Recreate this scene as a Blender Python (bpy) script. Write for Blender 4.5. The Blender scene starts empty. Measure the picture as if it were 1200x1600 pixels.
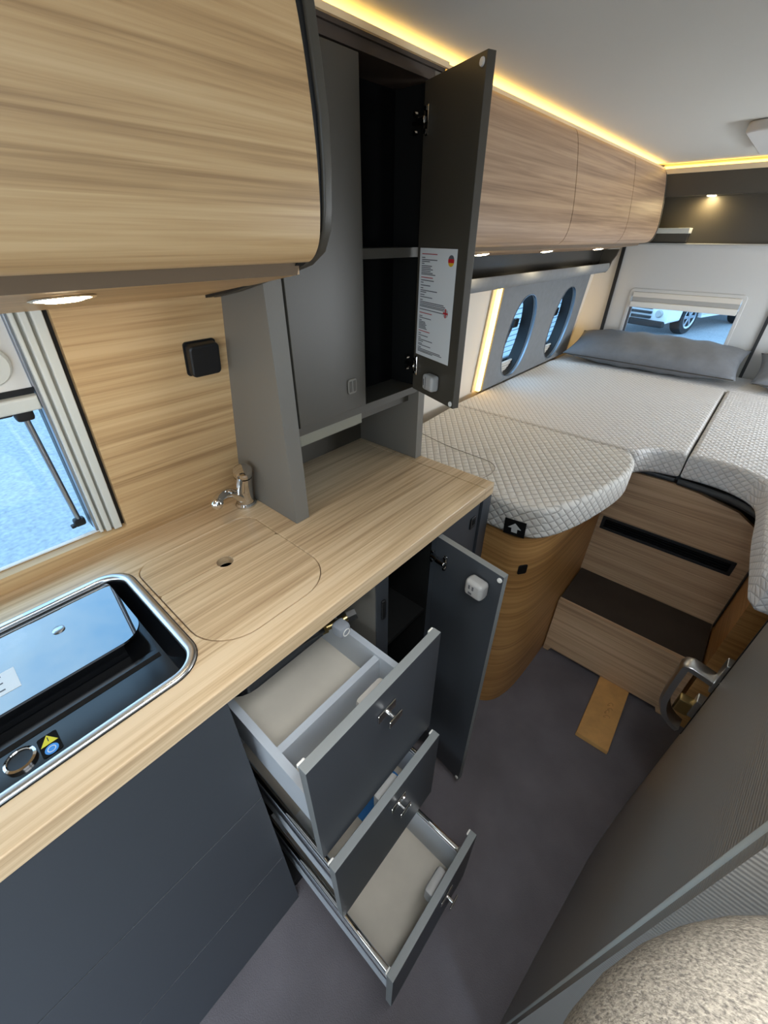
import bpy, bmesh, math, random
from mathutils import Vector, Matrix
random.seed(7)
S = bpy.context.scene
COL = S.collection

# ------------------------------------------------------------------ camera
def set_camera():
    yaw, pit, roll, F = math.radians(41.03), math.radians(33.93), math.radians(.2545), 638.9
    f = Vector((-math.sin(yaw)*math.cos(pit), math.cos(yaw)*math.cos(pit), -math.sin(pit)))
    r = Vector((math.cos(yaw), math.sin(yaw), 0)); u = r.cross(f)
    r2 = math.cos(roll)*r + math.sin(roll)*u; u2 = -math.sin(roll)*r + math.cos(roll)*u
    cam = bpy.data.cameras.new('camera'); ob = bpy.data.objects.new('camera', cam); COL.objects.link(ob)
    m = Matrix((r2, u2, -f)).transposed().to_4x4(); m.translation = (.378, 0, 1.413)
    ob.matrix_world = m
    cam.sensor_fit = 'VERTICAL'; cam.sensor_height = 36; cam.lens = 36*F/1600
    cam.clip_start = .01; cam.clip_end = 300
    S.camera = ob
set_camera()

# ------------------------------------------------------------------ world, exposure
def set_world():
    w = bpy.data.worlds.new('World'); S.world = w; w.use_nodes = True
    N, L = w.node_tree.nodes, w.node_tree.links
    N.clear()
    out = N.new('ShaderNodeOutputWorld'); bg = N.new('ShaderNodeBackground')
    tc = N.new('ShaderNodeTexCoord'); mp = N.new('ShaderNodeMapping'); mp.inputs['Scale'].default_value = (1, 1, 1.8)
    nz = N.new('ShaderNodeTexNoise'); nz.inputs['Scale'].default_value = 2.6; nz.inputs['Detail'].default_value = 6; nz.inputs['Roughness'].default_value = .55
    cr = N.new('ShaderNodeValToRGB')
    cr.color_ramp.elements[0].position = .42; cr.color_ramp.elements[0].color = (.26, .55, .90, 1)
    cr.color_ramp.elements[1].position = .68; cr.color_ramp.elements[1].color = (.62, .84, 1, 1)
    L.new(tc.outputs['Generated'], mp.inputs['Vector']); L.new(mp.outputs['Vector'], nz.inputs['Vector'])
    L.new(nz.outputs['Fac'], cr.inputs['Fac']); L.new(cr.outputs['Color'], bg.inputs['Color'])
    bg.inputs['Strength'].default_value = 4.5
    L.new(bg.outputs['Background'], out.inputs['Surface'])
set_world()
S.view_settings.view_transform = 'Standard'; S.view_settings.look = 'None'
S.view_settings.gamma = 1; S.view_settings.use_curve_mapping = False
S.view_settings.exposure = -0.12
# fill lamps added to brighten the interior, set in openings outside the picture
def fill_light(name, loc, target, sx, sy, power, col, spread=math.pi):
    l = bpy.data.lights.new(name, 'AREA'); l.shape = 'RECTANGLE'; l.size = sx; l.size_y = sy; l.energy = power; l.color = col; l.spread = spread
    o = bpy.data.objects.new(name, l); COL.objects.link(o); o.location = loc
    o.rotation_euler = (Vector(target)-Vector(loc)).to_track_quat('-Z', 'Y').to_euler()
DAY = (.90, .95, 1.0)
fill_light('fill_sliding_door', (1.42, -.92, .85), (0, -.4, .6), 1.5, 1.5, 26, (.95, .97, 1))
fill_light('fill_roof_hatch', (.62, .12, 1.71), (.62, .12, 0), .42, .85, 11, (1, .985, .96), 1.9)  # the hatch is itself an added opening, out of view
fill_light('fill_windscreen', (.35, -2.74, 1.1), (.35, 0, 1.0), 1.8, .75, 15, (1, .965, .91))
fill_light('fill_bed_window', (1.43, 2.1, 1.06), (.2, 2.0, .8), .9, .4, 20, (.92, .96, 1))  # fill lamp at an added, unseen window

# ------------------------------------------------------------------ materials
def srgb(r, g, b):
    def c(v):
        v /= 255
        return v/12.92 if v <= .04045 else ((v+.055)/1.055)**2.4
    return (c(r), c(g), c(b), 1)
def mat(name, col, rough=.5, metal=0, spec=.5, coat=0, bump=0, bscale=200, var=0, vscale=6, bstretch=(1, 1, 1)):
    m = bpy.data.materials.new(name); m.use_nodes = True
    N, L = m.node_tree.nodes, m.node_tree.links; p = N['Principled BSDF']
    p.inputs['Base Color'].default_value = col; p.inputs['Roughness'].default_value = rough
    p.inputs['Metallic'].default_value = metal; p.inputs['Specular IOR Level'].default_value = spec
    p.inputs['Coat Weight'].default_value = coat
    if bump or var:
        tc = N.new('ShaderNodeTexCoord')
        if bump:
            mp = N.new('ShaderNodeMapping'); mp.inputs['Scale'].default_value = bstretch
            nz = N.new('ShaderNodeTexNoise'); nz.inputs['Scale'].default_value = bscale; nz.inputs['Detail'].default_value = 3
            b = N.new('ShaderNodeBump'); b.inputs['Strength'].default_value = bump; b.inputs['Distance'].default_value = .002
            L.new(tc.outputs['Object'], mp.inputs['Vector']); L.new(mp.outputs['Vector'], nz.inputs['Vector'])
            L.new(nz.outputs['Fac'], b.inputs['Height']); L.new(b.outputs['Normal'], p.inputs['Normal'])
        if var:
            n2 = N.new('ShaderNodeTexNoise'); n2.inputs['Scale'].default_value = vscale; n2.inputs['Detail'].default_value = 4
            L.new(tc.outputs['Object'], n2.inputs['Vector'])
            mr = N.new('ShaderNodeMapRange'); mr.inputs['From Min'].default_value = .3; mr.inputs['From Max'].default_value = .7
            mr.inputs['To Min'].default_value = 1-var; mr.inputs['To Max'].default_value = 1+var
            L.new(n2.outputs['Fac'], mr.inputs['Value'])
            mx = N.new('ShaderNodeVectorMath'); mx.operation = 'MULTIPLY'; mx.inputs[0].default_value = col[:3]
            L.new(mr.outputs['Result'], mx.inputs[1]); L.new(mx.outputs['Vector'], p.inputs['Base Color'])
    return m
def emit(name, col, strength):
    m = bpy.data.materials.new(name); m.use_nodes = True
    p = m.node_tree.nodes['Principled BSDF']; p.inputs['Base Color'].default_value = (.8, .8, .8, 1)
    p.inputs['Emission Color'].default_value = col; p.inputs['Emission Strength'].default_value = strength
    return m
def wood(name, axis, light, mid, dark, rough=.42, s=1.0):
    """laminate with straight to slightly wavy grain running along the given axis or axes"""
    axis = axis if isinstance(axis, tuple) else (axis,)
    m = bpy.data.materials.new(name); m.use_nodes = True
    N, L = m.node_tree.nodes, m.node_tree.links; p = N['Principled BSDF']
    p.inputs['Roughness'].default_value = rough; p.inputs['Specular IOR Level'].default_value = .4
    tc = N.new('ShaderNodeTexCoord')
    def noise(along, across, detail, dist, rough_=.55):
        mp = N.new('ShaderNodeMapping'); v = [across*s]*3
        for ax in axis: v[ax] = along*s
        mp.inputs['Scale'].default_value = v
        nz = N.new('ShaderNodeTexNoise'); nz.inputs['Scale'].default_value = 1; nz.inputs['Detail'].default_value = detail
        nz.inputs['Distortion'].default_value = dist; nz.inputs['Roughness'].default_value = rough_
        L.new(tc.outputs['Object'], mp.inputs['Vector']); L.new(mp.outputs['Vector'], nz.inputs['Vector'])
        return nz.outputs['Fac']
    a = noise(1.1, 54, 5, 1.1); b = noise(4, 230, 3, .4); c = noise(.6, 11, 2, .5)
    def math_(op, x, y):
        n = N.new('ShaderNodeMath'); n.operation = op
        for i, q in enumerate((x, y)):
            if isinstance(q, (int, float)): n.inputs[i].default_value = q
            else: L.new(q, n.inputs[i])
        return n.outputs[0]
    f = math_('ADD', math_('MULTIPLY', a, .56), math_('ADD', math_('MULTIPLY', b, .30), math_('MULTIPLY', c, .16)))
    cr = N.new('ShaderNodeValToRGB'); e = cr.color_ramp.elements
    e[0].position = .37; e[0].color = dark; e[1].position = .61; e[1].color = light
    k = e.new(.49); k.color = mid
    L.new(f, cr.inputs['Fac']); L.new(cr.outputs['Color'], p.inputs['Base Color'])
    bp = N.new('ShaderNodeBump'); bp.inputs['Strength'].default_value = .12; bp.inputs['Distance'].default_value = .001
    L.new(b, bp.inputs['Height']); L.new(bp.outputs['Normal'], p.inputs['Normal'])
    return m
def quilt(name, base, stitch, cell=.027):
    """knitted mattress cover with quilted diamonds; stitches are darker, cells puff up"""
    m = bpy.data.materials.new(name); m.use_nodes = True
    N, L = m.node_tree.nodes, m.node_tree.links; p = N['Principled BSDF']
    p.inputs['Roughness'].default_value = .9; p.inputs['Specular IOR Level'].default_value = .2
    tc = N.new('ShaderNodeTexCoord'); sp = N.new('ShaderNodeSeparateXYZ'); L.new(tc.outputs['Object'], sp.inputs[0])
    sn = N.new('ShaderNodeSeparateXYZ'); L.new(tc.outputs['Normal'], sn.inputs[0])
    def M(op, *a):
        n = N.new('ShaderNodeMath'); n.operation = op
        for i, q in enumerate(a):
            if isinstance(q, (int, float)): n.inputs[i].default_value = q
            else: L.new(q, n.inputs[i])
        return n.outputs[0]
    side = M('SUBTRACT', M('MULTIPLY', M('GREATER_THAN', M('ABSOLUTE', sn.outputs[0]), M('ABSOLUTE', sn.outputs[1])), 2), 1)
    x, y, z = sp.outputs; k = 1/(cell*1.4142)
    y = M('MULTIPLY', y, .8)
    u = M('MULTIPLY', M('ADD', M('ADD', x, y), z), k)
    v = M('MULTIPLY', M('ADD', M('SUBTRACT', x, y), M('MULTIPLY', z, side)), k)
    def ln(t): return M('ABSOLUTE', M('SUBTRACT', M('FRACT', t), .5))      # .5 on the stitch line
    mx = M('MAXIMUM', ln(u), ln(v))
    st = N.new('ShaderNodeMapRange'); st.interpolation_type = 'SMOOTHSTEP'
    st.inputs['From Min'].default_value = .40; st.inputs['From Max'].default_value = .49
    L.new(mx, st.inputs['Value'])
    nz = N.new('ShaderNodeTexNoise'); nz.inputs['Scale'].default_value = 260; nz.inputs['Detail'].default_value = 2
    L.new(tc.outputs['Object'], nz.inputs['Vector'])
    mix = N.new('ShaderNodeMix'); mix.data_type = 'RGBA'
    mix.inputs[6].default_value = base; mix.inputs[7].default_value = stitch
    L.new(M('MULTIPLY', st.outputs['Result'], .9), mix.inputs[0]); L.new(mix.outputs[2], p.inputs['Base Color'])
    h = M('ADD', M('MULTIPLY', M('SUBTRACT', 1, M('POWER', M('MULTIPLY', mx, 2), 3)), 1.0), M('MULTIPLY', nz.outputs['Fac'], .12))
    bp = N.new('ShaderNodeBump'); bp.inputs['Strength'].default_value = .55; bp.inputs['Distance'].default_value = .004
    L.new(h, bp.inputs['Height']); L.new(bp.outputs['Normal'], p.inputs['Normal'])
    return m
def ribbed(name, col, axis, scale, rough=.5, bump=.4, fine=.1):
    m = mat(name, col, rough); N, L = m.node_tree.nodes, m.node_tree.links; p = N['Principled BSDF']
    tc = N.new('ShaderNodeTexCoord'); wv = N.new('ShaderNodeTexWave'); wv.bands_direction = 'XYZ'[axis]
    wv.inputs['Scale'].default_value = scale; wv.inputs['Distortion'].default_value = .6; wv.inputs['Detail'].default_value = 2
    L.new(tc.outputs['Object'], wv.inputs['Vector'])
    b = N.new('ShaderNodeBump'); b.inputs['Strength'].default_value = bump; b.inputs['Distance'].default_value = .001
    L.new(wv.outputs['Fac'], b.inputs['Height']); L.new(b.outputs['Normal'], p.inputs['Normal'])
    return m
def tweed(name, c1, c2, scale):
    m = mat(name, c1, .95, spec=.15); N, L = m.node_tree.nodes, m.node_tree.links; p = N['Principled BSDF']
    tc = N.new('ShaderNodeTexCoord'); mp = N.new('ShaderNodeMapping'); mp.inputs['Scale'].default_value = (1, 1.5, 1)
    nz = N.new('ShaderNodeTexNoise'); nz.inputs['Scale'].default_value = scale; nz.inputs['Detail'].default_value = 4; nz.inputs['Roughness'].default_value = .7
    cr = N.new('ShaderNodeValToRGB'); cr.color_ramp.elements[0].position = .36; cr.color_ramp.elements[0].color = c2
    cr.color_ramp.elements[1].position = .62; cr.color_ramp.elements[1].color = c1
    L.new(tc.outputs['Object'], mp.inputs['Vector']); L.new(mp.outputs['Vector'], nz.inputs['Vector'])
    L.new(nz.outputs['Fac'], cr.inputs['Fac']); L.new(cr.outputs['Color'], p.inputs['Base Color'])
    b = N.new('ShaderNodeBump'); b.inputs['Strength'].default_value = .5; b.inputs['Distance'].default_value = .002
    L.new(nz.outputs['Fac'], b.inputs['Height']); L.new(b.outputs['Normal'], p.inputs['Normal'])
    return m
def thin_glass(name, tint):
    m = bpy.data.materials.new(name); m.use_nodes = True
    N, L = m.node_tree.nodes, m.node_tree.links; N.clear()
    o = N.new('ShaderNodeOutputMaterial'); t = N.new('ShaderNodeBsdfTransparent'); t.inputs[0].default_value = tint
    g = N.new('ShaderNodeBsdfGlossy'); g.inputs['Roughness'].default_value = .02
    lw = N.new('ShaderNodeLayerWeight'); pw = N.new('ShaderNodeMath'); pw.operation = 'POWER'; pw.inputs[1].default_value = 5
    fr = N.new('ShaderNodeMath'); fr.operation = 'MULTIPLY_ADD'; fr.inputs[1].default_value = .6; fr.inputs[2].default_value = .03; mx = N.new('ShaderNodeMixShader')
    L.new(lw.outputs['Facing'], pw.inputs[0]); L.new(pw.outputs[0], fr.inputs[0]); L.new(fr.outputs[0], mx.inputs[0]); L.new(t.outputs[0], mx.inputs[1]); L.new(g.outputs[0], mx.inputs[2]); L.new(mx.outputs[0], o.inputs[0])
    return m

WL, WM, WD = srgb(206, 172, 126), srgb(190, 154, 108), srgb(158, 124, 85)
M = {}
M['wood_y'] = wood('oak_laminate_along', 1, WL, WM, WD)
M['wood_x'] = wood('oak_laminate_across', 0, srgb(208, 174, 138), srgb(190, 156, 121), srgb(156, 125, 95), .5)
M['wood_top'] = wood('oak_worktop', 1, srgb(222, 196, 160), srgb(204, 175, 137), srgb(166, 136, 102), .30)
M['wood_rear'] = wood('oak_laminate_rear', 1, srgb(186, 157, 128), srgb(165, 136, 110), srgb(132, 106, 85), .42, .8)
M['wood_curve'] = wood('oak_bent_panel', (0, 1), srgb(208, 160, 102), srgb(190, 141, 84), srgb(162, 116, 66), .4)
M['strip'] = mat('shadow_gap_strip', srgb(112, 94, 74), .6)
M['grey'] = mat('charcoal_laminate', srgb(71, 66, 57), .42, bump=.06, bscale=700, spec=.4)
M['grey_side'] = mat('slate_laminate', srgb(111, 106, 97), .5, bump=.05, bscale=700, spec=.35)
M['front'] = mat('graphite_front', srgb(60, 63, 67), .4, bump=.05, bscale=700, spec=.4)
M['black'] = mat('matt_black', srgb(18, 18, 19), .5)
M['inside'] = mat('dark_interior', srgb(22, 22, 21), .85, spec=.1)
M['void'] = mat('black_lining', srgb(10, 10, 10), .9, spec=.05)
M['lintel'] = mat('dark_brown_edge', srgb(62, 50, 40), .5)
M['box'] = mat('light_grey_drawer', srgb(188, 193, 198), .45)
M['boxfloor'] = mat('pale_drawer_floor', srgb(205, 196, 180), .5, var=.05, vscale=14)
M['steel'] = mat('brushed_steel', srgb(205, 206, 206), .3, 1)
M['chrome'] = mat('chrome', srgb(215, 212, 208), .06, 1)
M['alu'] = mat('aluminium', srgb(175, 180, 188), .3, 1)
M['brass'] = mat('brass', srgb(190, 165, 110), .3, 1)
M['whitep'] = mat('white_plastic', srgb(225, 222, 215), .4)
M['greyp'] = mat('grey_plastic', srgb(170, 168, 164), .45)
M['cream'] = mat('cream_plastic', srgb(205, 203, 192), .45)
M['creamdk'] = mat('cream_plastic_groove', srgb(150, 147, 136), .5)
M['ceil'] = mat('grey_fabric_ceiling', srgb(198, 198, 193), .85, bump=.05, bscale=500)
M['wallc'] = mat('cream_wall_lining', srgb(222, 212, 198), .7)
M['rearw'] = mat('pale_grey_door_lining', srgb(200, 199, 196), .6)
M['carpet'] = mat('dark_grey_carpet', srgb(110, 105, 108), .95, spec=.1, bump=.5, bscale=420, var=.13, vscale=7)
M['tread'] = mat('brown_step_carpet', srgb(72, 63, 55), .95, spec=.1, bump=.5, bscale=420, var=.1, vscale=9)
M['felt'] = mat('grey_fabric_panel', srgb(128, 130, 132), .9, spec=.1, bump=.25, bscale=300, var=.05, vscale=40)
M['quilt'] = quilt('quilted_cover', srgb(226, 221, 213), srgb(176, 170, 161), .019)
M['quilt2'] = quilt('fine_quilted_cover', srgb(228, 224, 220), srgb(200, 196, 192), .016)
M['edge'] = mat('lit_edge_grey', srgb(124, 127, 126), .45)  # light from above put into the colour of the edges
M['pillow'] = mat('grey_linen', srgb(122, 124, 128), .9, spec=.15, bump=.35, bscale=130, var=.05, vscale=30)
M['piping'] = mat('seam_piping', srgb(150, 143, 132), .8)
M['slat'] = mat('dark_bed_frame', srgb(50, 52, 54), .5)
M['glassblk'] = mat('black_glass', srgb(6, 8, 10), .015, spec=.5, coat=1.0)
M['glassblk'].node_tree.nodes['Principled BSDF'].inputs['IOR'].default_value = 2.3
M['enamel'] = mat('black_enamel', srgb(14, 15, 17), .16, spec=.45)
M['led'] = emit('warm_led', (1, .60, .13, 1), 9)
M['led2'] = emit('warm_led_rear', (1, .62, .15, 1), 3)
M['ledv'] = emit('warm_led_vertical', (1, .60, .13, 1), 5.5)
M['lens'] = emit('spot_lens', (1, .84, .58, 1), 60)
M['lens2'] = emit('spot_lens_rear', (1, .82, .52, 1), 70)
M['lip'] = mat('cream_led_profile', srgb(226, 205, 168), .5)
M['paper'] = mat('white_paper', srgb(214, 216, 214), .7)
M['ink'] = mat('grey_print', srgb(92, 92, 94), .8)
M['redink'] = mat('red_print', srgb(168, 70, 72), .8)
M['red'] = mat('flag_red', srgb(190, 30, 40), .6); M['gold'] = mat('flag_gold', srgb(214, 170, 40), .6)
M['blue'] = mat('flag_blue', srgb(40, 60, 130), .6); M['yellow'] = mat('warning_yellow', srgb(215, 205, 30), .5)
M['skyblue'] = mat('sticker_blue', srgb(60, 140, 215), .5)
M['cork'] = mat('pale_plywood', srgb(216, 164, 98), .8, bump=.4, bscale=120, var=.1, vscale=25)
M['bath'] = ribbed('grey_ribbed_panel', srgb(140, 136, 129), 2, 60, .38, .25)
M['pipe2'] = mat('pale_joint_strip', srgb(190, 195, 190), .5)
M['tweed'] = tweed('grey_tweed', srgb(158, 149, 134), srgb(96, 90, 83), 520)
M['fabric2'] = ribbed('blue_grey_fabric', srgb(112, 118, 126), 2, 90, .9, .4)
M['asphalt'] = mat('asphalt', srgb(142, 145, 148), .9, bump=.6, bscale=9, var=.22, vscale=26)
M['ext'] = mat('white_vehicle_paint', srgb(232, 234, 236), .3)
M['tyre'] = mat('black_rubber', srgb(22, 22, 24), .8)
M['pane'] = thin_glass('clear_pane', (.93, .97, 1, 1))
M['panedark'] = thin_glass('tinted_pane', (.86, .93, .98, 1))
M['blind'] = mat('pleated_blind', srgb(214, 208, 198), .8)
M['ribwall'] = mat('white_metal_cladding', srgb(205, 210, 214), .5)
M['toe'] = mat('vinyl_black_trim', srgb(30, 30, 31), .4)

# ------------------------------------------------------------------ geometry helpers
ORG = {}
def link(name, me, m, parent=None, smooth=None):
    ob = bpy.data.objects.new(name, me); COL.objects.link(ob)
    if m is not None and not me.materials: me.materials.append(m)
    if parent is not None:
        o = ORG[parent]; me.transform(Matrix.Translation(-o)); ob.parent = parent; ORG[ob] = o
    else:
        vs = [v.co for v in me.vertices]
        c = Vector(((min(v.x for v in vs)+max(v.x for v in vs))/2, (min(v.y for v in vs)+max(v.y for v in vs))/2, min(v.z for v in vs)))
        me.transform(Matrix.Translation(-c)); ob.location = c; ORG[ob] = c
    if smooth is not None:
        me.shade_smooth(); me.set_sharp_from_angle(angle=math.radians(smooth))
        wn = ob.modifiers.new('weighted_normal', 'WEIGHTED_NORMAL'); wn.weight = 60; wn.keep_sharp = True
    return ob
def bm_link(name, bm, m, parent=None, smooth=None):
    bmesh.ops.recalc_face_normals(bm, faces=bm.faces)
    me = bpy.data.meshes.new(name); bm.to_mesh(me); bm.free()
    return link(name, me, m, parent, smooth)
def tag(o, label, cat=None, group=None, kind=None):
    if label: o['label'] = label
    if cat: o['category'] = cat
    if group: o['group'] = group
    if kind: o['kind'] = kind
    return o
def thing(name, loc, label, cat, group=None):
    o = bpy.data.objects.new(name, None); COL.objects.link(o); o.location = loc; o.empty_display_size = .05
    ORG[o] = Vector(loc); return tag(o, label, cat, group)
def bm_box(x0, x1, y0, y1, z0, z1, bev=0, seg=2, mtx=None, bm=None):
    b2 = bmesh.new()
    r = bmesh.ops.create_cube(b2, size=1)
    for v in b2.verts: v.co = Vector(((x0+x1)/2+v.co.x*(x1-x0), (y0+y1)/2+v.co.y*(y1-y0), (z0+z1)/2+v.co.z*(z1-z0)))
    if bev: bmesh.ops.bevel(b2, geom=b2.edges[:], offset=bev, segments=seg, affect='EDGES', profile=.5)
    if mtx: bmesh.ops.transform(b2, matrix=mtx, verts=b2.verts)
    if bm is None: return b2
    t = bpy.data.meshes.new('t'); b2.to_mesh(t); b2.free(); bm.from_mesh(t); bpy.data.meshes.remove(t); return bm
def box(name, x0, x1, y0, y1, z0, z1, m, parent=None, bev=0, seg=2, mtx=None):
    return bm_link(name, bm_box(x0, x1, y0, y1, z0, z1, bev, seg, mtx), m, parent, 40 if bev else None)
def rrect(x0, x1, y0, y1, r, n=6):
    """rounded rectangle; r a number or four radii (x1y1, x0y1, x0y0, x1y0)"""
    if not isinstance(r, (tuple, list)): r = (r,)*4
    out = []
    for (cx, cy, a0), q in zip(((x1, y1, 0), (x0, y1, 90), (x0, y0, 180), (x1, y0, 270)), r):
        if q <= 0: out.append((cx, cy)); continue
        sx = -1 if cx == x1 else 1; sy = -1 if cy == y1 else 1
        for i in range(n+1):
            a = math.radians(a0+90*i/n); out.append((cx+sx*q+q*math.cos(a), cy+sy*q+q*math.sin(a)))
    return out
def circ(cx, cy, rx, ry=None, n=32):
    ry = ry or rx
    return [(cx+rx*math.cos(2*math.pi*i/n), cy+ry*math.sin(2*math.pi*i/n)) for i in range(n)]
def smooth_poly(pts, n=6, closed=True):
    """Catmull-Rom through the points"""
    out = []; k = len(pts)
    for i in range(k if closed else k-1):
        p = [Vector(pts[(i+j) % k] if closed else pts[min(max(i+j, 0), k-1)]) for j in (-1, 0, 1, 2)]
        for s in range(n):
            t = s/n
            q = .5*((2*p[1])+(-p[0]+p[2])*t+(2*p[0]-5*p[1]+4*p[2]-p[3])*t*t+(-p[0]+3*p[1]-3*p[2]+p[3])*t**3)
            out.append(tuple(q))
    if not closed: out.append(tuple(pts[-1]))
    return out
def plate_mesh(outer, holes, z0, z1, bev=0, res=2):
    cu = bpy.data.curves.new('c', 'CURVE'); cu.dimensions = '2D'; cu.fill_mode = 'BOTH'
    cu.extrude = (z1-z0)/2-bev; cu.bevel_depth = bev; cu.bevel_resolution = res; cu.offset = -bev
    for lp in [outer]+list(holes):
        sp = cu.splines.new('POLY'); sp.points.add(len(lp)-1); sp.use_cyclic_u = True
        for p, q in zip(sp.points, lp): p.co = (q[0], q[1], 0, 1)
    ob = bpy.data.objects.new('c', cu); me = bpy.data.meshes.new_from_object(ob)
    bpy.data.objects.remove(ob); bpy.data.curves.remove(cu)
    me.transform(Matrix.Translation((0, 0, (z0+z1)/2)))
    bm = bmesh.new(); bm.from_mesh(me); bmesh.ops.remove_doubles(bm, verts=bm.verts, dist=1e-5)
    bmesh.ops.recalc_face_normals(bm, faces=bm.faces); bm.to_mesh(me); bm.free(); me.materials.clear()
    return me
def frame(o, ex, ey):
    ex = Vector(ex).normalized(); ey = Vector(ey).normalized(); ez = ex.cross(ey)
    m = Matrix((ex, ey, ez)).transposed().to_4x4(); m.translation = o; return m
def plate(name, outer, holes, z0, z1, m, parent=None, bev=0, mtx=None, smooth=40, res=2):
    me = plate_mesh(outer, holes, z0, z1, bev, res)
    if mtx: me.transform(mtx)
    return link(name, me, m, parent, smooth)
XZ = lambda y: frame((0, y, 0), (1, 0, 0), (0, 0, 1))          # local x->X, y->Z, +z-> -Y
YZ = lambda x: frame((x, 0, 0), (0, 1, 0), (0, 0, 1))          # local x->Y, y->Z, +z-> +X
def tube_bm(pts, r, n=8, closed=False, bm=None, cap=True):
    bm = bm or bmesh.new(); P = [Vector(p) for p in pts]; k = len(P); rings = []; up = None
    for i, p in enumerate(P):
        a = P[(i-1) % k] if closed or i else p; b = P[(i+1) % k] if closed or i < k-1 else p
        t = (b-a).normalized()
        if up is None: up = t.orthogonal().normalized()
        up = (up-t*up.dot(t)).normalized(); w = t.cross(up); rr = r[i] if isinstance(r, (list, tuple)) else r
        rings.append([bm.verts.new(p+rr*(math.cos(2*math.pi*j/n)*up+math.sin(2*math.pi*j/n)*w)) for j in range(n)])
    for i in range(k if closed else k-1):
        A, B = rings[i], rings[(i+1) % k]
        for j in range(n): bm.faces.new((A[j], A[(j+1) % n], B[(j+1) % n], B[j]))
    if cap and not closed: bm.faces.new(rings[0][::-1]); bm.faces.new(rings[-1])
    return bm
def tube(name, pts, r, m, parent=None, n=8, closed=False):
    return bm_link(name, tube_bm(pts, r, n, closed), m, parent, 50)
def lathe_bm(prof, mtx=None, n=24, bm=None):
    bm = bm or bmesh.new(); rings = []
    for r, z in prof:
        rings.append([bm.verts.new(((r*math.cos(2*math.pi*j/n), r*math.sin(2*math.pi*j/n), z))) for j in range(n)] if r > 1e-6 else [bm.verts.new((0, 0, z))])
    vs = [v for q in rings for v in q]
    for A, B in zip(rings, rings[1:]):
        for j in range(n):
            if len(A) == 1 and len(B) == 1: continue
            if len(A) == 1: bm.faces.new((A[0], B[(j+1) % n], B[j]))
            elif len(B) == 1: bm.faces.new((A[j], A[(j+1) % n], B[0]))
            else: bm.faces.new((A[j], A[(j+1) % n], B[(j+1) % n], B[j]))
    if mtx: bmesh.ops.transform(bm, matrix=mtx, verts=vs)
    return bm
def lathe(name, prof, mtx, m, parent=None, n=24):
    return bm_link(name, lathe_bm(prof, mtx, n), m, parent, 40)
def sweep_profile(name, prof, y0, y1, m, parent=None, closed=True, smooth=30):
    """an (x,z) outline extruded along Y"""
    bm = bmesh.new(); A = [bm.verts.new((x, y0, z)) for x, z in prof]; B = [bm.verts.new((x, y1, z)) for x, z in prof]
    k = len(prof)
    for i in range(k if closed else k-1): bm.faces.new((A[i], A[(i+1) % k], B[(i+1) % k], B[i]))
    if closed: bm.faces.new(A[::-1]); bm.faces.new(B)
    return bm_link(name, bm, m, parent, smooth)
def shell(prof, t):
    """thicken an open (x,z) profile to its left-hand side by t"""
    out = []
    for i, p in enumerate(prof):
        a = Vector(prof[max(i-1, 0)]); b = Vector(prof[min(i+1, len(prof)-1)]); d = (b-a).normalized()
        out.append((p[0]-d.y*t, p[1]+d.x*t))
    return list(prof)+out[::-1]

CZ = 1.682
FL, CT = -.045, .903                      # carpet level, worktop level
LB = .1902                                # lean of the left wall (x per metre of height)
def wall_x(z): return -.439+LB*(z-.903)

# ================================================================== SETTING
o = box('floor', -.75, 1.45, -2.8, 2.95, FL-.03, FL, M['carpet']); tag(o, 'dark grey carpet on the floor of the van', kind='structure')
o = plate('ceiling', [(-.75, -2.8), (1.45, -2.8), (1.45, 3.0), (-.75, 3.0)], [rrect(.40, .85, -.33, .57, .05)], CZ, CZ+.03, M['ceil']); tag(o, 'grey fabric lined ceiling of the van', kind='structure')  # the cut-out is an unseen hatch added to let light in
# kitchen side wall: oak splashback with the window opening (plane leans inwards)
WF = frame((wall_x(0), 0, 0), (0, 1, 0), (LB, 0, 1))           # local x->Y, y->up the lean
SC = math.sqrt(1+LB*LB)
def wz(z): return z*SC
o = plate('wall_left', [(-1.6, wz(FL)), (.432, wz(FL)), (.432, wz(1.70)), (-1.6, wz(1.70))],
          [rrect(-.62, .160, wz(.937), wz(1.336), .004)], -.02, 0, M['wood_y'], mtx=WF)
tag(o, 'oak laminate splashback wall behind the worktop with window opening', kind='structure')
# outer hull behind the tall cabinet and along the bed
WB = frame((-.53-.12*.83, 0, 0), (0, 1, 0), (.12, 0, 1)); SB = math.sqrt(1+.12**2)
o = plate('wall_left_rear', [(.432, FL), (2.9, FL), (2.9, 1.72*SB), (.432, 1.72*SB)], [rrect(1.76, 2.64, .845*SB, 1.225*SB, .06)], -.05, -.006, M['wallc'], mtx=WB)
tag(o, 'cream lined side wall beside the bed', kind='structure')
# rear wall with window opening, gap seals
o = plate('wall_rear', [(-.62, FL), (1.45, FL), (1.45, 1.70), (-.62, 1.70)], [rrect(-.262, .236, .90, 1.178, .02)], -.04, 0, M['rearw'], mtx=XZ(2.80))
tag(o, 'pale grey lined rear doors with a window', kind='structure')
box('door_1_seal', -.374, -.357, 2.79, 2.802, .70, 1.40, M['toe'], o)
box('door_2_seal', .348, .362, 2.79, 2.802, .70, 1.40, M['toe'], o)
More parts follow.
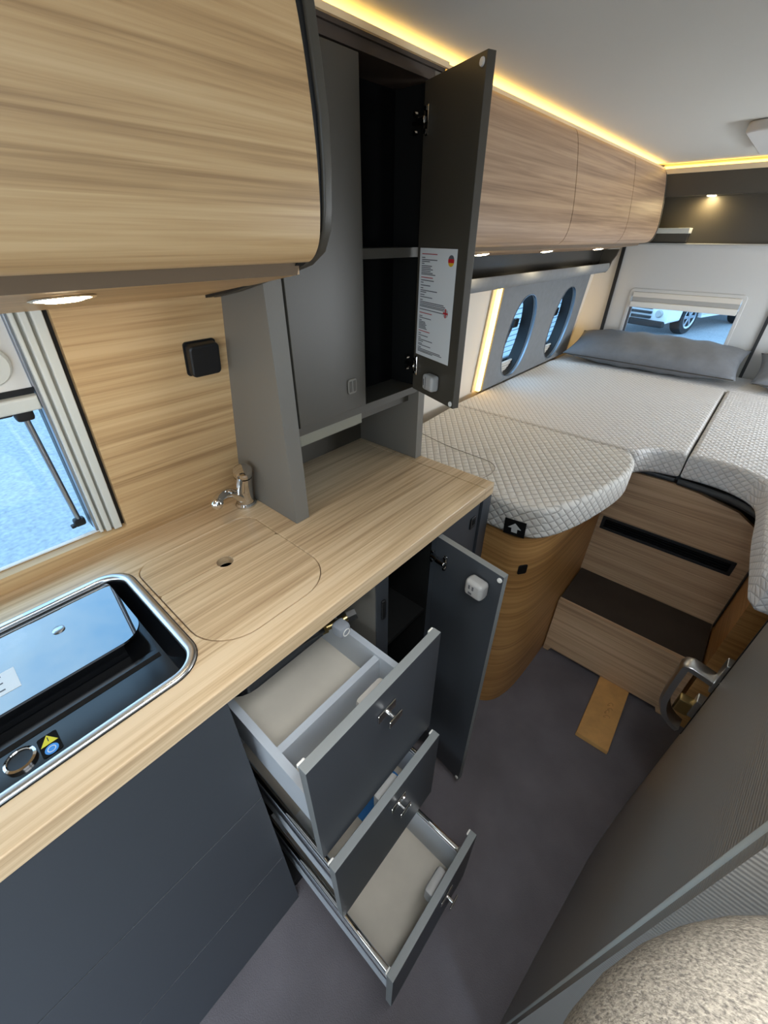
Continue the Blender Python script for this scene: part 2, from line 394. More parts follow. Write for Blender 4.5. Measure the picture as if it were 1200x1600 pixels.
# right wall: bathroom cell along the aisle, bowed plan; the rest of the right side
plan = [(.492, .222), (.4965, .245), (.512, .40), (.531, .569), (.548, .71), (.572, .84), (.590, .925), (.600, .957)]
plan = smooth_poly(plan, 4, closed=False)
pl = plan+[(.66, .975), (1.40, .975), (1.40, .945), (.68, .945)]+[(x+.035, y) for x, y in plan[::-1][:-1]]+[(.527, .250), (1.40, .250), (1.40, .222)]
o = plate('wall_right', pl, [], FL, 1.70, M['bath'])
tag(o, 'grey ribbed bathroom wall along the right of the aisle', kind='structure')
tube('joint_strip', [(.4975, .243, FL+.02), (.4975, .243, 1.6)], .004, M['pipe2'], o)
box('edge_seam', .570, .5735, .838, .8415, .45, 1.6, M['black'], o)
o = plate('wall_right_rear', [(.975, FL), (2.9, FL), (2.9, 1.70), (.975, 1.70)], [rrect(1.62, 2.58, .84, 1.28, .06)], 0, .03, M['wallc'], mtx=YZ(1.40))  # unseen window opening added to let light onto the bed
tag(o, 'cream side wall beyond the bed', kind='structure')
o = plate('wall_right_front', [(-2.8, FL-.03), (.222, FL-.03), (.222, 1.70), (-2.8, 1.70)], [rrect(-1.75, -.10, .0, 1.62, .1)], 0, .03, M['wallc'], mtx=YZ(1.40))
tag(o, 'side wall with the open sliding door, behind the camera', kind='structure')
o = plate('wall_front', [(-.75, FL-.03), (1.45, FL-.03), (1.45, 1.70), (-.75, 1.70)], [rrect(-.6, 1.3, .7, 1.5, .1)], 0, .03, M['wallc'], mtx=XZ(-2.77))
tag(o, 'front end of the van with the windscreen opening', kind='structure')
o = box('wall_left_front', -.75, -.72, -2.8, -1.6, FL, 1.70, M['wallc']); tag(o, 'cab side wall behind the camera', kind='structure')

# ================================================================== KITCHEN WINDOW
win = thing('window_1', (wall_x(.937), -.23, .937), 'cream framed kitchen window with lowered blind and stay arm', None); win['kind'] = 'structure'
def wplate(name, outer, holes, d0, d1, m, parent, bev=0): return plate(name, [(y, wz(z)) for y, z in outer], [[(y, wz(z)) for y, z in h] for h in holes], d0, d1, m, parent, bev, WF)
Z0, Z1 = .9385, 1.3355
def member(name, ya, yb, d0, d1, m, bev=0): return wplate(name, [(ya, Z0), (yb, Z0), (yb, Z1), (ya, Z1)], [], d0, d1, m, win, bev)
member('gap_seal', .1530, .1596, -.040, -.012, M['black'])
member('frame', .1395, .1528, -.034, -.003, M['cream'], .002)
member('frame_groove', .1355, .1395, -.040, -.012, M['creamdk'])
member('frame_rib', .1265, .1355, -.040, -.006, M['cream'], .002)
member('frame_groove', .1225, .1265, -.046, -.016, M['creamdk'])
member('frame_inner', .1170, .1225, -.050, -.010, M['cream'], .002)
member('insect_screen_track', .1130, .1170, -.052, -.018, M['alu'], .001)
member('outer_seal', .1125, .1160, -.060, -.034, M['toe'], .001)
member('frame', -.612, -.575, -.034, -.003, M['cream'], .002)
wplate('sill_edge', [(-.612, .9372), (.152, .9372), (.152, .9400), (-.612, .9400)], [], -.0245, -.0175, M['whitep'], win, .0008)
wplate('pane', [(-.575, .900), (.1145, .900), (.1145, 1.333), (-.575, 1.333)], [], -.066, -.063, M['pane'], win)
wplate('blind', [(-.57, 1.222), (.1125, 1.222), (.1125, 1.335), (-.57, 1.335)], [], -.034, -.030, M['blind'], win)
wplate('blind_edge', [(-.57, 1.214), (.1125, 1.214), (.1125, 1.2225), (-.57, 1.2225)], [], -.035, -.028, M['black'], win)
sweep = [(-.57, 1.192), (.1125, 1.192), (.1125, 1.2135), (-.57, 1.2135)]
wplate('blind_bar', sweep, [], -.036, -.018, M['cream'], win, .004)
lathe('blind_knob', [(0, 0), (.028, 0), (.030, .004), (.026, .010), (0, .012)], WF @ frame((.071, wz(1.262), -.030), (1, 0, 0), (0, 1, 0)), M['cream'], win)
st0, st1 = WF @ Vector((.090, wz(1.180), -.040)), WF @ Vector((.099, wz(.950), -.052))
arm = tube('stay_arm', [st0, st1], .0045, M['alu'], win, 10)
bm = bm_box(.078, .102, wz(1.172), wz(1.1925), -.050, -.030, .005); bm_box(.058, .078, wz(1.181), wz(1.188), -.046, -.036, .003, bm=bm); lathe_bm([(0, 0), (.009, 0), (.010, .008), (0, .009)], frame((.056, wz(1.180), -.046), (0, 0, 1), (0, 1, 0)), 10, bm)
bmesh.ops.transform(bm, matrix=WF, verts=bm.verts); bm_link('stay_bracket', bm, M['black'], win, 40)
bm = bm_box(.089, .108, wz(.942), wz(.958), -.058, -.044, .004); bm_box(.083, .091, wz(.9415), wz(.947), -.056, -.046, .002, bm=bm)
bmesh.ops.transform(bm, matrix=WF, verts=bm.verts); bm_link('stay_foot', bm, M['black'], win, 40)

# black wall switch on the splashback
sw = thing('wall_socket', WF @ Vector((.361, wz(1.203), 0)), 'square black socket cover on the oak splashback', 'socket')
wplate('cover', rrect(.333, .389, 1.205, 1.260, .008), [], .0015, .020, M['black'], sw, .004)
wplate('base', rrect(.331, .391, 1.203, 1.262, .006), [], .0003, .003, M['black'], sw)

# ================================================================== WORKTOP
wt = thing('worktop', (-.2, .1, .869), 'pale oak worktop running along the kitchen', 'worktop')
HX0, HX1, HY0, HY1 = -.356, -.062, -.72, .108                       # hob cut-out
SX0, SX1, SY0, SY1 = -.342, -.052, .1225, .3665                    # sink lids
hole_c, hole_r = (-.235, .247), .015
sinkhole = rrect(SX0, SX1, SY0, SY1, (.075, .035, .035, .075), 8)
ZT = Matrix.Identity(4)
o = plate('slab', [(-.446, -1.3), (0, -1.3), (0, .8145), (-.446, .8145)], [rrect(HX0, HX1, HY0, HY1, .042, 8), sinkhole], .869, CT, M['wood_top'], wt, .0025)
o = plate('end_strip', [(-.446, .8155), (0, .8155), (0, .856), (-.446, .856)], [], .869, CT, M['wood_top'], wt, .0018)
# two lids over the sink
def half_lid(x0, x1, rr, front):
    pts = rrect(x0, x1, SY0+.0012, SY1-.0012, rr, 8)
    # notch: half of the finger hole on the seam side
    cy = hole_c[1]; n = 12; xe = x0 if front else x1
    arc = [(xe+(1 if front else -1)*hole_r*math.sin(math.pi*i/n), cy+hole_r*math.cos(math.pi*i/n)) for i in range(n+1)]
    if front: return [p for p in pts if p[0] > x0+1e-6 or True][:0] or _ins(pts, arc, xe)
    return _ins(pts, arc[::-1], xe)
def _ins(pts, arc, xe):
    k = len(pts)
    for i in range(k):
        a, b = pts[i], pts[(i+1) % k]
        if abs(a[0]-xe) < 2e-3 and abs(b[0]-xe) < 2e-3 and abs(a[1]-b[1]) > .05:
            ar = arc if (b[1]-a[1])*(arc[-1][1]-arc[0][1]) > 0 else arc[::-1]
            return pts[:i+1]+ar+pts[i+1:]
    return pts
lidr = thing('wooden_cover', (-.29, .245, .885), 'rear half of the oak sink cover, beside the faucet', 'cover')
plate('panel', half_lid(SX0+.0012, -.2356, (.006, .034, .034, .006), False), [], .885, CT-.0002, M['wood_top'], lidr, .0008)
lidf = thing('wooden_cover', (-.14, .245, .885), 'front half of the oak sink cover, above the open drawers', 'cover')
plate('panel', half_lid(-.2344, SX1-.0012, (.074, .006, .006, .074), True), [], .885, CT-.0002, M['wood_top'], lidf, .0008)
sk = thing('sink', (-.2, .245, .78), 'dark sink basin under the two oak lids', 'sink')
plate('basin', rrect(SX0-.006, SX1+.006, SY0-.006, SY1+.006, .05), [rrect(SX0+.004, SX1-.004, SY0+.004, SY1-.004, .045)], .79, .8685, M['enamel'], sk)
plate('basin_floor', rrect(SX0-.006, SX1+.006, SY0-.006, SY1+.006, .05), [], .784, .79, M['enamel'], sk)

# hob with glass lid
hob = thing('gas_hob', (-.21, -.3, .862), 'black inset gas hob with steel rim and mirror-like glass lid', 'hob')
plate('rim', rrect(HX0-.007, HX1+.007, HY0-.007, HY1+.007, .049, 10), [rrect(HX0+.008, HX1-.008, HY0+.008, HY1-.008, .034, 10)], CT-.008, CT+.0045, M['steel'], hob, .0055, res=4)
plate('rim_seal', rrect(HX0-.008, HX1+.008, HY0-.008, HY1+.008, .050, 8), [rrect(HX0+.004, HX1-.004, HY0+.004, HY1-.004, .038, 8)], CT+.0001, CT+.0012, M['black'], hob)
# enamel tray walls and floor, sloping
def ring(x0, x1, y0, y1, r, z): return [(a, b, z) for a, b in rrect(x0, x1, y0, y1, r, 8)]
bm = bmesh.new(); R = [ring(HX0+.005, HX1-.005, HY0+.005, HY1-.005, .036, CT-.004), ring(HX0+.010, HX1-.012, HY0+.012, HY1-.014, .03, .880), ring(HX0+.014, HX1-.020, HY0+.02, HY1-.024, .022, .866)]
V = [[bm.verts.new(p) for p in q] for q in R]
for A, B in zip(V, V[1:]):
    for i in range(len(A)): bm.faces.new((A[i], A[(i+1) % len(A)], B[(i+1) % len(A)], B[i]))
bm.faces.new(V[-1]); bm_link('tray', bm, M['enamel'], hob, 35)
lid = plate('glass_lid', rrect(-.3485, -.187, -.71, .0795, (.036, .010, .012, .012), 10), [], .8935, .8975, M['glassblk'], hob, 0)
sweep_profile('lid_ledge', [(-.196, .867), (-.189, .867), (-.192, .892), (-.202, .892)], -.69, .044, M['enamel'], hob)
sweep_profile('front_ridge', [(-.172, .8665), (-.167, .870), (-.158, .870), (-.152, .8665)], -.69, .078, M['enamel'], hob)
lathe('lid_button', [(0, 0), (.0085, 0), (.0085, .0015), (.006, .003), (0, .0035)], Matrix.Translation((-.290, -.012, .8974)), M['alu'], lid)
for y in (-.018, ): box('rim_clip', -.3585, -.3505, y-.022, y+.022, CT+.0022, CT+.0047, M['alu'], hob, .0008)
plate('sticker', [(-.262, -.140), (-.218, -.140), (-.218, -.076), (-.262, -.076)], [], .8976, .8979, M['paper'], lid)
bm = bmesh.new()
for i in range(5): bm_box(-.256+.007*i, -.2535+.007*i, -.134, -.092-.006*(i % 2), .8979, .8981, bm=bm)
bm_link('sticker_print', bm, M['ink'], lid)
plate('ring_mark', circ(-.290, -.108, .021), [circ(-.290, -.108, .0197)], .8976, .8978, M['alu'], lid)
lathe('knob_ring', [(.013, 0), (.017, 0), (.017, .004), (.014, .005), (.013, .004)], Matrix.Translation((-.128, -.109, .8663)), M['chrome'], hob)
lathe('knob_well', [(0, 0), (.013, 0), (.013, .003), (0, .0015)], Matrix.Translation((-.128, -.109, .8662)), M['black'], hob)
stk = plate('warning_sticker', rrect(-.142, -.108, -.090, -.068, .003), [], .8664, .8668, M['inside'], hob)
plate('warning_triangle', [(-.1255, -.0885), (-.1255, -.0695), (-.141, -.079)], [], .8668, .8671, M['yellow'], stk)
box('exclamation_mark', -.137, -.130, -.0795, -.0785, .8671, .8673, M['black'], stk); 
plate('blue_disc', circ(-.116, -.079, .0075), [], .8668, .8671, M['skyblue'], stk)
plate('disc_ring', circ(-.116, -.079, .0048), [circ(-.116, -.079, .0038)], .8671, .8673, M['paper'], stk)
sweep_profile('side_seal', [(HX0-.001, .868), (HX0+.001, .868), (HX0+.001, .87), (HX0-.001, .87)], HY0, HY1, M['black'], hob)

# faucet
fc = thing('faucet', (-.378, .386, CT), 'small chrome faucet at the corner of the worktop', 'faucet')
lathe('base', [(0, 0), (.0235, 0), (.0235, .004), (.020, .008), (0, .008)], Matrix.Translation((-.378, .3875, CT)), M['chrome'], fc, 28)
tube('body', [(-.378, .3875, CT+.005), (-.374, .387, CT+.03), (-.367, .386, CT+.062), (-.361, .385, CT+.082)], [.0185, .018, .0185, .0195], M['chrome'], fc, 22)
bm = tube_bm(smooth_poly([(-.372, .376, CT+.026), (-.362, .352, CT+.052), (-.348, .328, CT+.066), (-.338, .312, CT+.068), (-.331, .302, CT+.064)], 5, False), [.0125, .012, .0115, .011, .0105, .0102, .010, .010, .010, .010, .010, .010, .010, .010, .010, .0102, .0104, .0106, .011, .0115, .012], 16)
bm_link('spout', bm, M['chrome'], fc, 60)
lathe('spray_head', [(0, -.013), (.007, -.011), (.0115, -.006), (.013, 0), (.0115, .006), (.007, .011), (0, .013)], Matrix.Translation((-.330, .301, CT+.063)), M['chrome'], fc, 20)
tube('lever', [(-.361, .385, CT+.083), (-.3595, .385, CT+.090), (-.357, .3845, CT+.097), (-.356, .384, CT+.101)], [.0195, .021, .0195, .010], M['chrome'], fc, 22)
tube('lever_blade', [(-.358, .378, CT+.088), (-.350, .366, CT+.072), (-.345, .358, CT+.052)], [.008, .0065, .004], M['chrome'], fc, 12)

# ================================================================== BASE CABINET
kc = thing('kitchen_cabinet', (-.2, .2, FL), 'graphite kitchen base cabinet with pulled-out drawers and open door', 'cabinet')
PX = -.006
for z0, z1 in ((.560, .868), (.262, .557), (FL+.002, .259)):
    box('front_panel', PX-.016, PX, -1.3, .104, z0, z1, M['front'], kc, .001)
box('side_panel', -.46, PX-.016, .088, .104, FL+.002, .868, M['black'], kc)
box('back_panel', -.475, -.46, -1.3, .85, FL+.002, .75, M['inside'], kc)
box('partition', -.46, -.022, .434, .456, FL+.03, .867, M['grey_side'], kc)
box('partition_edge', -.022, -.018, .434, .470, FL+.03, .867, M['front'], kc)
box('edge_latch', -.0185, -.012, .446, .458, .735, .790, M['black'], kc, .003)
box('fixed_panel', PX-.016, PX, .626, .808, FL+.03, .868, M['front'], kc, .001)
box('corner_post', PX-.03, PX+.006, .811, .854, FL+.002, .868, M['front'], kc, .001)
box('end_panel', -.46, PX-.03, .838, .854, FL+.002, .868, M['front'], kc)
box('door_side_wall', -.46, PX-.016, .622, .630, FL+.03, .868, M['inside'], kc)
box('compartment_shelf', -.45, -.025, .458, .621, .612, .622, M['inside'], kc)
box('plinth', -.43, -.03, .104, .84, FL+.002, FL+.032, M['black'], kc)
plate('push_button', rrect(.768, .793, .800, .834, .004), [], 0, .003, M['black'], kc, .001, YZ(PX+.0002))
box('push_button_insert', PX+.003, PX+.0042, .775, .787, .812, .826, M['inside'], kc, .0005)
# gas valve block under the worktop
gv = thing('gas_valve', (-.03, .355, .80), 'brass gas valve with grey knob under the worktop edge', 'valve')
tube('brass_pipe', [(-.05, .318, .795), (-.035, .345, .802), (-.025, .375, .808)], .007, M['brass'], gv, 10)
tube('nut', [(-.052, .314, .794), (-.046, .324, .797)], .011, M['brass'], gv, 6)
tube('nut', [(-.030, .362, .805), (-.022, .378, .809)], .011, M['steel'], gv, 6)
k = box('knob', -.034, -.006, .322, .350, .790, .817, mat('knob_grey', srgb(140, 143, 147), .45), gv, .007)
plate('knob_ring', circ(.336, .8035, .0085), [circ(.336, .8035, .0068)], 0, .0012, M['whitep'], k, 0, YZ(-.0058))
tube('black_hose', smooth_poly([(-.05, .316, .794), (-.036, .27, .825), (-.034, .2, .842), (-.034, .14, .852)], 5, False), .008, M['black'], gv, 8)
# drawers
def paint_lit_edges(o, nrm=Vector((1, 0, 0))):  # paler edge faces stand in for light falling from above
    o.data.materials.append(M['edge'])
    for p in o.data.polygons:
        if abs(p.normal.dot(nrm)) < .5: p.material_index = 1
def drawer(xf, z0, z1, bz0, bz1, kz, ky, kind):
    t = .014; yl, yr = .131, .404; xb = xf-.43; xi = xf-.016
    bm = bmesh.new()
    if kind == 'wood':
        bm_box(xb, xi, yl, yl+t, bz0, bz1, bm=bm); bm_box(xb, xi, yr-t, yr, bz0, bz1, bm=bm); bm_box(xb, xb+t, yl+t, yr-t, bz0, bz1, bm=bm)
        d = bm_link('drawer', bm, M['box'], kc)
        box('divider', xf-.133, xf-.119, yl+t, yr-t, bz0+.01, bz1-.006, M['box'], d)
        bm = bmesh.new(); bm_box(xb+t, xi, yl+t, yr-t, bz0+.004, bz0+.012, bm=bm); bm_link('drawer_floor', bm, M['boxfloor'], d)
    else:
        t = .012
        bm_box(xb, xi, yl, yl+t, bz0, bz1, bm=bm); bm_box(xb, xi, yr-t, yr, bz0, bz1, bm=bm); bm_box(xb, xb+t, yl+t, yr-t, bz0, bz1, bm=bm)
        d = bm_link('drawer', bm, M['box'], kc)
        box('drawer_floor', xb+t, xi, yl+t, yr-t, bz0+.004, bz0+.012, M['boxfloor'], d)
        for yy in (yl+.001, yr-.009):
            sg = -1 if yy < .2 else 1
            yo = yl-.004 if sg < 0 else yr+.004
            tube('rail', [(xb, yy+.004, bz1+.004), (xi-.002, yy+.004, bz1+.004)], .006, M['chrome'], d, 10)
            box('side_runner', xb, xi-.004, min(yo, yo-sg*.006), max(yo, yo-sg*.006), bz1-.034, bz1-.012, M['alu'], d, .003)
            box('rail_socket', xi-.012, xi, yy-.003, yy+.011, bz1-.016, bz1+.012, M['greyp'], d, .003)
    f = box('drawer_front', xf-.016, xf, .118, .416, z0, z1, M['front'], d, .0012)
    paint_lit_edges(f)
    for yy in (.122, .407): box('bumper', xf-.020, xf-.015, yy-.004, yy+.009, z1-.009, z1-.001, M['whitep'], d, .002)
    bm = bm_box(xf, xf+.004, ky-.021, ky+.021, kz-.010, kz+.010, .0015); tube_bm([(xf+.003, ky, kz), (xf+.020, ky, kz)], .0035, 10, bm=bm)
    bm_box(xf+.018, xf+.022, ky-.015, ky+.015, kz-.0075, kz+.0075, .0015, bm=bm)
    bm_link('knob', bm, M['chrome'], d, 40)
    box('lock_case', xf-.040, xf-.016, ky-.030, ky+.030, kz-.035, kz+.022, M['greyp'], d, .008)
    box('lock_slot', xf-.0402, xf-.039, ky-.006, ky+.012, kz-.012, kz+.006, M['paper'], d)
    return d
d1 = drawer(.147, .558, .853, .604, .706, .800, .272, 'wood'); d1['label'] = 'top drawer with light grey wooden box and divider'
d2 = drawer(.173, .288, .553, .318, .440, .500, .280, 'metal'); d2['label'] = 'middle drawer with metal side rails, half hidden'
d3 = drawer(.302, .006, .280, .018, .170, .215, .300, 'metal'); d3['label'] = 'bottom drawer pulled out furthest, pale floor'
box('blue_leaflet', .06, .118, .25, .375, .332, .336, M['skyblue'], d2)
box('document_sheet', -.02, .05, .15, .3, .331, .334, M['paper'], d2)
# lower door, open a little past a right angle
def hinge_bm(bm, o, ex, ey, s=1):
    m = frame(o, ex, ey)
    bm_box(-.006*s, .006*s, -.026*s, .026*s, 0, .003*s, .001, 1, m, bm)
    for q in (-.019, .019): lathe_bm([(0, .003), (.005*s, .003), (.005*s, .006), (0, .007)], m @ Matrix.Translation((0, q*s, 0)), 8, bm)
    bm_box(-.030*s, .004*s, -.007*s, .007*s, .004*s, .014*s, .002, 1, m, bm)
    bm_box(-.052*s, -.026*s, -.005*s, .005*s, .0, .010*s, .002, 1, m, bm)
    for q in (-.016, .016): lathe_bm([(0, .0), (.005*s, .0), (.005*s, .006), (0, .007)], m @ Matrix.Translation((-.046*s, q*s, 0)), 8, bm)
    return bm
def door_frame(H, E):
    d = Vector((E[0]-H[0], E[1]-H[1], 0)).normalized()
    return frame((H[0], H[1], 0), d, (0, 0, 1)), d            # local x along width, y up, z = d x up
LDm, LDd = door_frame((-.006, .6228), (.167, .599))
ld = plate('door', [(0, .012), (.175, .012), (.175, .862), (0, .862)], [], -.016, 0, M['front'], kc, .001, LDm); paint_lit_edges(ld, LDm.col[2].to_3d()); ld['label'] = 'lower cabinet door standing open, inner face visible'
for zz in (.805, .12): bm_link('hinge', hinge_bm(bmesh.new(), LDm @ Vector((.030, zz, .0005)), LDd, (0, 0, 1), .8), M['chrome'], ld, 40)
b2 = bm_box(.106, .150, .790, .832, .0003, .030, .009, 3); bmesh.ops.transform(b2, matrix=LDm, verts=b2.verts); bm_link('catch', b2, M['greyp'], ld, 50)
b2 = bm_box(.118, .122, .812, .822, .030, .0306); bm_box(.127, .131, .812, .822, .030, .0306, bm=b2); bm_box(.119, .128, .799, .804, .030, .0306, bm=b2); bmesh.ops.transform(b2, matrix=LDm, verts=b2.verts); bm_link('catch_slot', b2, M['ink'], ld)
for zz in (.851, .022): lathe('bumper', [(0, 0), (.0055, 0), (.005, .003), (0, .004)], LDm @ Matrix.Translation((.168, zz, 0)), M['whitep'], ld, 12)

# ================================================================== TALL CABINET
tc = thing('tall_cabinet', (-.33, .63, CT), 'charcoal tall cabinet standing on the worktop with one door open', 'cabinet')
TX = -.229
def side(y0, y1, name):
    a = [(wall_x(.905)-.012, .9035), (TX, .9035), (TX, 1.655), (wall_x(1.655)-.012, 1.655)]
    return plate(name, a, [], 0, y1-y0, M['grey_side'], tc, .001, XZ(y1))
side(.4135, .449, 'side_panel'); side(.829, .855, 'side_panel')
box('back_panel', -.446, -.438, .449, .829, .9035, 1.06, M['grey'], tc)
box('recess_ledge', -.45, -.262, .449, .829, 1.060, 1.074, M['grey'], tc)
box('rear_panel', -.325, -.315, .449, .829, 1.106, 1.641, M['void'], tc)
box('darkening_sheet', -.315, TX-.018, .824, .829, 1.106, 1.641, M['inside'], tc)  # black sheet added to keep the cupboard's inner side dark
box('bottom_panel', -.40, -.232, .449, .829, 1.090, 1.106, M['grey'], tc)
box('ledge_front', -.262, -.236, .452, .628, 1.066, 1.0895, mat('olive_grey_edge', srgb(118, 114, 98), .5), tc)
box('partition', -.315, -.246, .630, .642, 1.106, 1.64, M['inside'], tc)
box('shelf', -.315, -.243, .642, .824, 1.378, 1.395, M['grey'], tc)
box('lintel', -.32, TX+.003, .414, .855, 1.656, 1.6612, M['lintel'], tc)
box('lintel', -.32, TX-.001, .449, .829, 1.6415, 1.6555, M['lintel'], tc)
fd = box('door', TX-.016, TX, .4535, .636, 1.107, 1.639, M['grey'], tc, .001); fd['label'] = 'closed charcoal door with push button'
plate('push_button', rrect(.582, .606, 1.142, 1.172, .005), [], 0, .003, M['grey_side'], fd, .001, YZ(TX+.0002))
b2 = bm_box(TX+.003, TX+.0042, .585, .592, 1.146, 1.168, .0005); bm_box(TX+.003, TX+.0042, .596, .603, 1.146, 1.168, .0005, bm=b2); bm_link('push_button_insert', b2, M['grey'], fd)
UDm, UDd = door_frame((-.228, .800), (-.085, .745))
ud = plate('door', [(0, 1.106), (.166, 1.106), (.166, 1.637), (0, 1.637)], [], -.016, 0, M['grey'], tc, .001, UDm); ud['label'] = 'open charcoal door with a white notice on its inner face'
for zz in (1.585, 1.163):
    bm = hinge_bm(bmesh.new(), UDm @ Vector((.014, zz, .0005)), UDd, (0, 0, 1), .8); bm_link('hinge', bm, M['chrome'], ud, 40)
b2 = bm_box(.074, .112, 1.128, 1.162, .0003, .022, .006, 3); bmesh.ops.transform(b2, matrix=UDm, verts=b2.verts); bm_link('catch', b2, M['greyp'], ud, 50)
b2 = bm_box(.080, .083, 1.138, 1.152, .0220, .0225); bm_box(.088, .0895, 1.132, 1.158, .0220, .0225, bm=b2); bmesh.ops.transform(b2, matrix=UDm, verts=b2.verts); bm_link('catch_slot', b2, M['ink'], ud)
for zz, xx in ((1.626, .156), (1.114, .157)): lathe('bumper', [(0, 0), (.0055, 0), (.005, .002), (0, .003)], UDm @ Matrix.Translation((xx, zz, 0)), M['whitep'], ud, 14)
plate('notice_sheet', [(.010, 1.190), (.137, 1.190), (.137, 1.395), (.010, 1.395)], [], .0003, .0008, M['paper'], ud, 0, UDm)
bm = bmesh.new()
def row(b, f0, f1, w, x0=.018):
    """printed line: fraction down the sheet, width"""
    z = 1.395-.205*f0; bm_box(x0, x0+w, z-.0016, z, .0008, .0010, mtx=UDm, bm=b)
for f, w in ((.075, .012), (.093, .056), (.108, .030), (.125, .010), (.145, .038), (.160, .034), (.175, .042), (.190, .034), (.205, .042), (.218, .052),
             (.27, .048), (.290, .010), (.315, .036), (.340, .010), (.36, .062), (.376, .022), (.400, .016), (.42, .046), (.447, .010), (.465, .088), (.480, .094), (.495, .092), (.508, .094), (.535, .104),
             (.60, .012), (.617, .046), (.64, .010), (.655, .024), (.668, .026), (.681, .030), (.694, .026), (.707, .028), (.72, .032), (.77, .010), (.79, .038), (.815, .010), (.833, .056), (.85, .02), (.873, .016), (.888, .050), (.912, .012), (.928, .088), (.942, .094), (.955, .06)):
    row(bm, f, 0, w)
tx = bm_link('printed_text', bm, M['ink'], ud); tx['kind'] = 'stuff'
for f, w in ((.045, .055), (.568, .048), (.745, .044), (.245, .044)):
    br = bmesh.new(); row(br, f, 0, w); bm_link('printed_heading', br, M['redink'], ud)
def band(name, cx, cz, r, a, b, m, z=.0009):
    pts = [(cx+r*math.sqrt(max(0, 1-t*t)), cz+r*t) for t in [a+(b-a)*i/8 for i in range(9)]]
    pts += [(2*cx-x, y) for x, y in pts[::-1]]
    q = [p for i, p in enumerate(pts) if i == 0 or (abs(p[0]-pts[i-1][0])+abs(p[1]-pts[i-1][1])) > 1e-6]
    plate(name, q, [], z, z+.0003, m, ud, 0, UDm)
band('flag_black', .120, 1.376, .0095, .34, 1, M['ink']); band('flag_red', .120, 1.376, .0095, -.33, .33, M['red']); band('flag_gold', .120, 1.376, .0095, -1, -.34, M['gold'])
band('flag_disc', .115, 1.286, .0085, -1, 1, M['greyp'])
bm = bm_box(.1067, .1233, 1.2845, 1.2875, .0013, .0015, mtx=UDm); bm_box(.1135, .1165, 1.2778, 1.2942, .0013, .0015, mtx=UDm, bm=bm); bm_link('flag_cross', bm, M['red'], ud)

# ================================================================== OVERHEAD CABINETS
def over(name, y0, y1, prof, under, capend, label, doors, m, lab):
    t = thing(name, (prof[0][0]-.1, (y0+y1)/2, prof[-1][1]), label, 'cabinet')
    ys = [y0]+doors+[y1]
    for a, b in zip(ys, ys[1:]):
        d = sweep_profile('door', shell(prof, .016), a+.0012, b-.0012, m, t)
    inner = [(x-.020, z) for x, z in prof]
    back = [(prof[-1][0]-.26, prof[-1][1]-.052), (prof[-1][0]-.26, prof[0][1])]
    return t
near_prof = [(-.125, 1.680), (-.098, 1.668), (-.083, 1.64), (-.069, 1.599), (-.060, 1.555), (-.0545, 1.51), (-.0525, 1.475), (-.053, 1.44), (-.057, 1.413), (-.064, 1.399), (-.074, 1.390), (-.085, 1.3865), (-.108, 1.386)]
near_prof = smooth_poly(near_prof, 3, False)
nc = thing('overhead_cabinet', (-.2, -.2, 1.33), 'large curved oak overhead cabinet above the worktop', 'cabinet')
sweep_profile('door', shell(near_prof, -.016), -1.3, .3835, M['wood_y'], nc)
us = [(-.117, 1.3715), (-.360, 1.3305), (-.360, 1.3405), (-.117, 1.3815)]
sweep_profile('underside', us, -1.3, .3965, M['wood_y'], nc)
sweep_profile('door_edge', [(-.090, 1.3862), (-.108, 1.3858), (-.1165, 1.3710), (-.1165, 1.40), (-.095, 1.40)], -1.3, .392, M['strip'], nc)
cap = [(-.125, 1.680), (-.100, 1.669), (-.087, 1.645), (-.072, 1.604), (-.066, 1.565), (-.060, 1.52), (-.0595, 1.475), (-.062, 1.441), (-.066, 1.419), (-.079, 1.397), (-.105, 1.382), (-.133, 1.3745), (-.284, 1.3395), (-.357, 1.326), (-.289, 1.680)]
plate('end_cap', cap, [], 0, .0145, M['grey'], nc, .003, XZ(.4125))
plate('gap_strip', [(x-.004, z) for x, z in cap], [], 0, .013, M['black'], nc, 0, XZ(.398))
box('top_panel', -.285, -.14, -1.3, .385, 1.665, 1.678, M['grey'], nc)
rear_prof = [(-.222, 1.660), (-.211, 1.648), (-.199, 1.605), (-.188, 1.545), (-.181, 1.49), (-.1795, 1.455), (-.182, 1.43), (-.189, 1.410), (-.200, 1.3985), (-.214, 1.394), (-.236, 1.3925)]
rear_prof = smooth_poly(rear_prof, 3, False)
rc = thing('overhead_cabinet', (-.32, 1.7, 1.36), 'three-door curved oak overhead cabinet above the bed', 'cabinet')
for a, b in ((.858, 1.4695), (1.4735, 2.0415), (2.0455, 2.535)):
    sweep_profile('door', shell(rear_prof, -.014), a, b, M['wood_rear'], rc)
sweep_profile('underside', [(-.243, 1.384), (-.430, 1.361), (-.430, 1.371), (-.243, 1.394)], .858, 2.548, M['wood_rear'], rc)
sweep_profile('door_edge', [(-.218, 1.3940), (-.236, 1.3923), (-.2425, 1.3835), (-.2425, 1.41), (-.225, 1.41)], .858, 2.54, M['strip'], rc)
rcap = [(x+.002, z-.002) for x, z in rear_prof]+[(-.250, 1.386), (-.432, 1.360), (-.395, 1.66)]
plate('end_cap', rcap, [], 0, .012, M['grey'], rc, .002, XZ(2.549))
box('back_board', -.246, -.236, .858, 2.535, 1.40, 1.655, M['black'], rc)
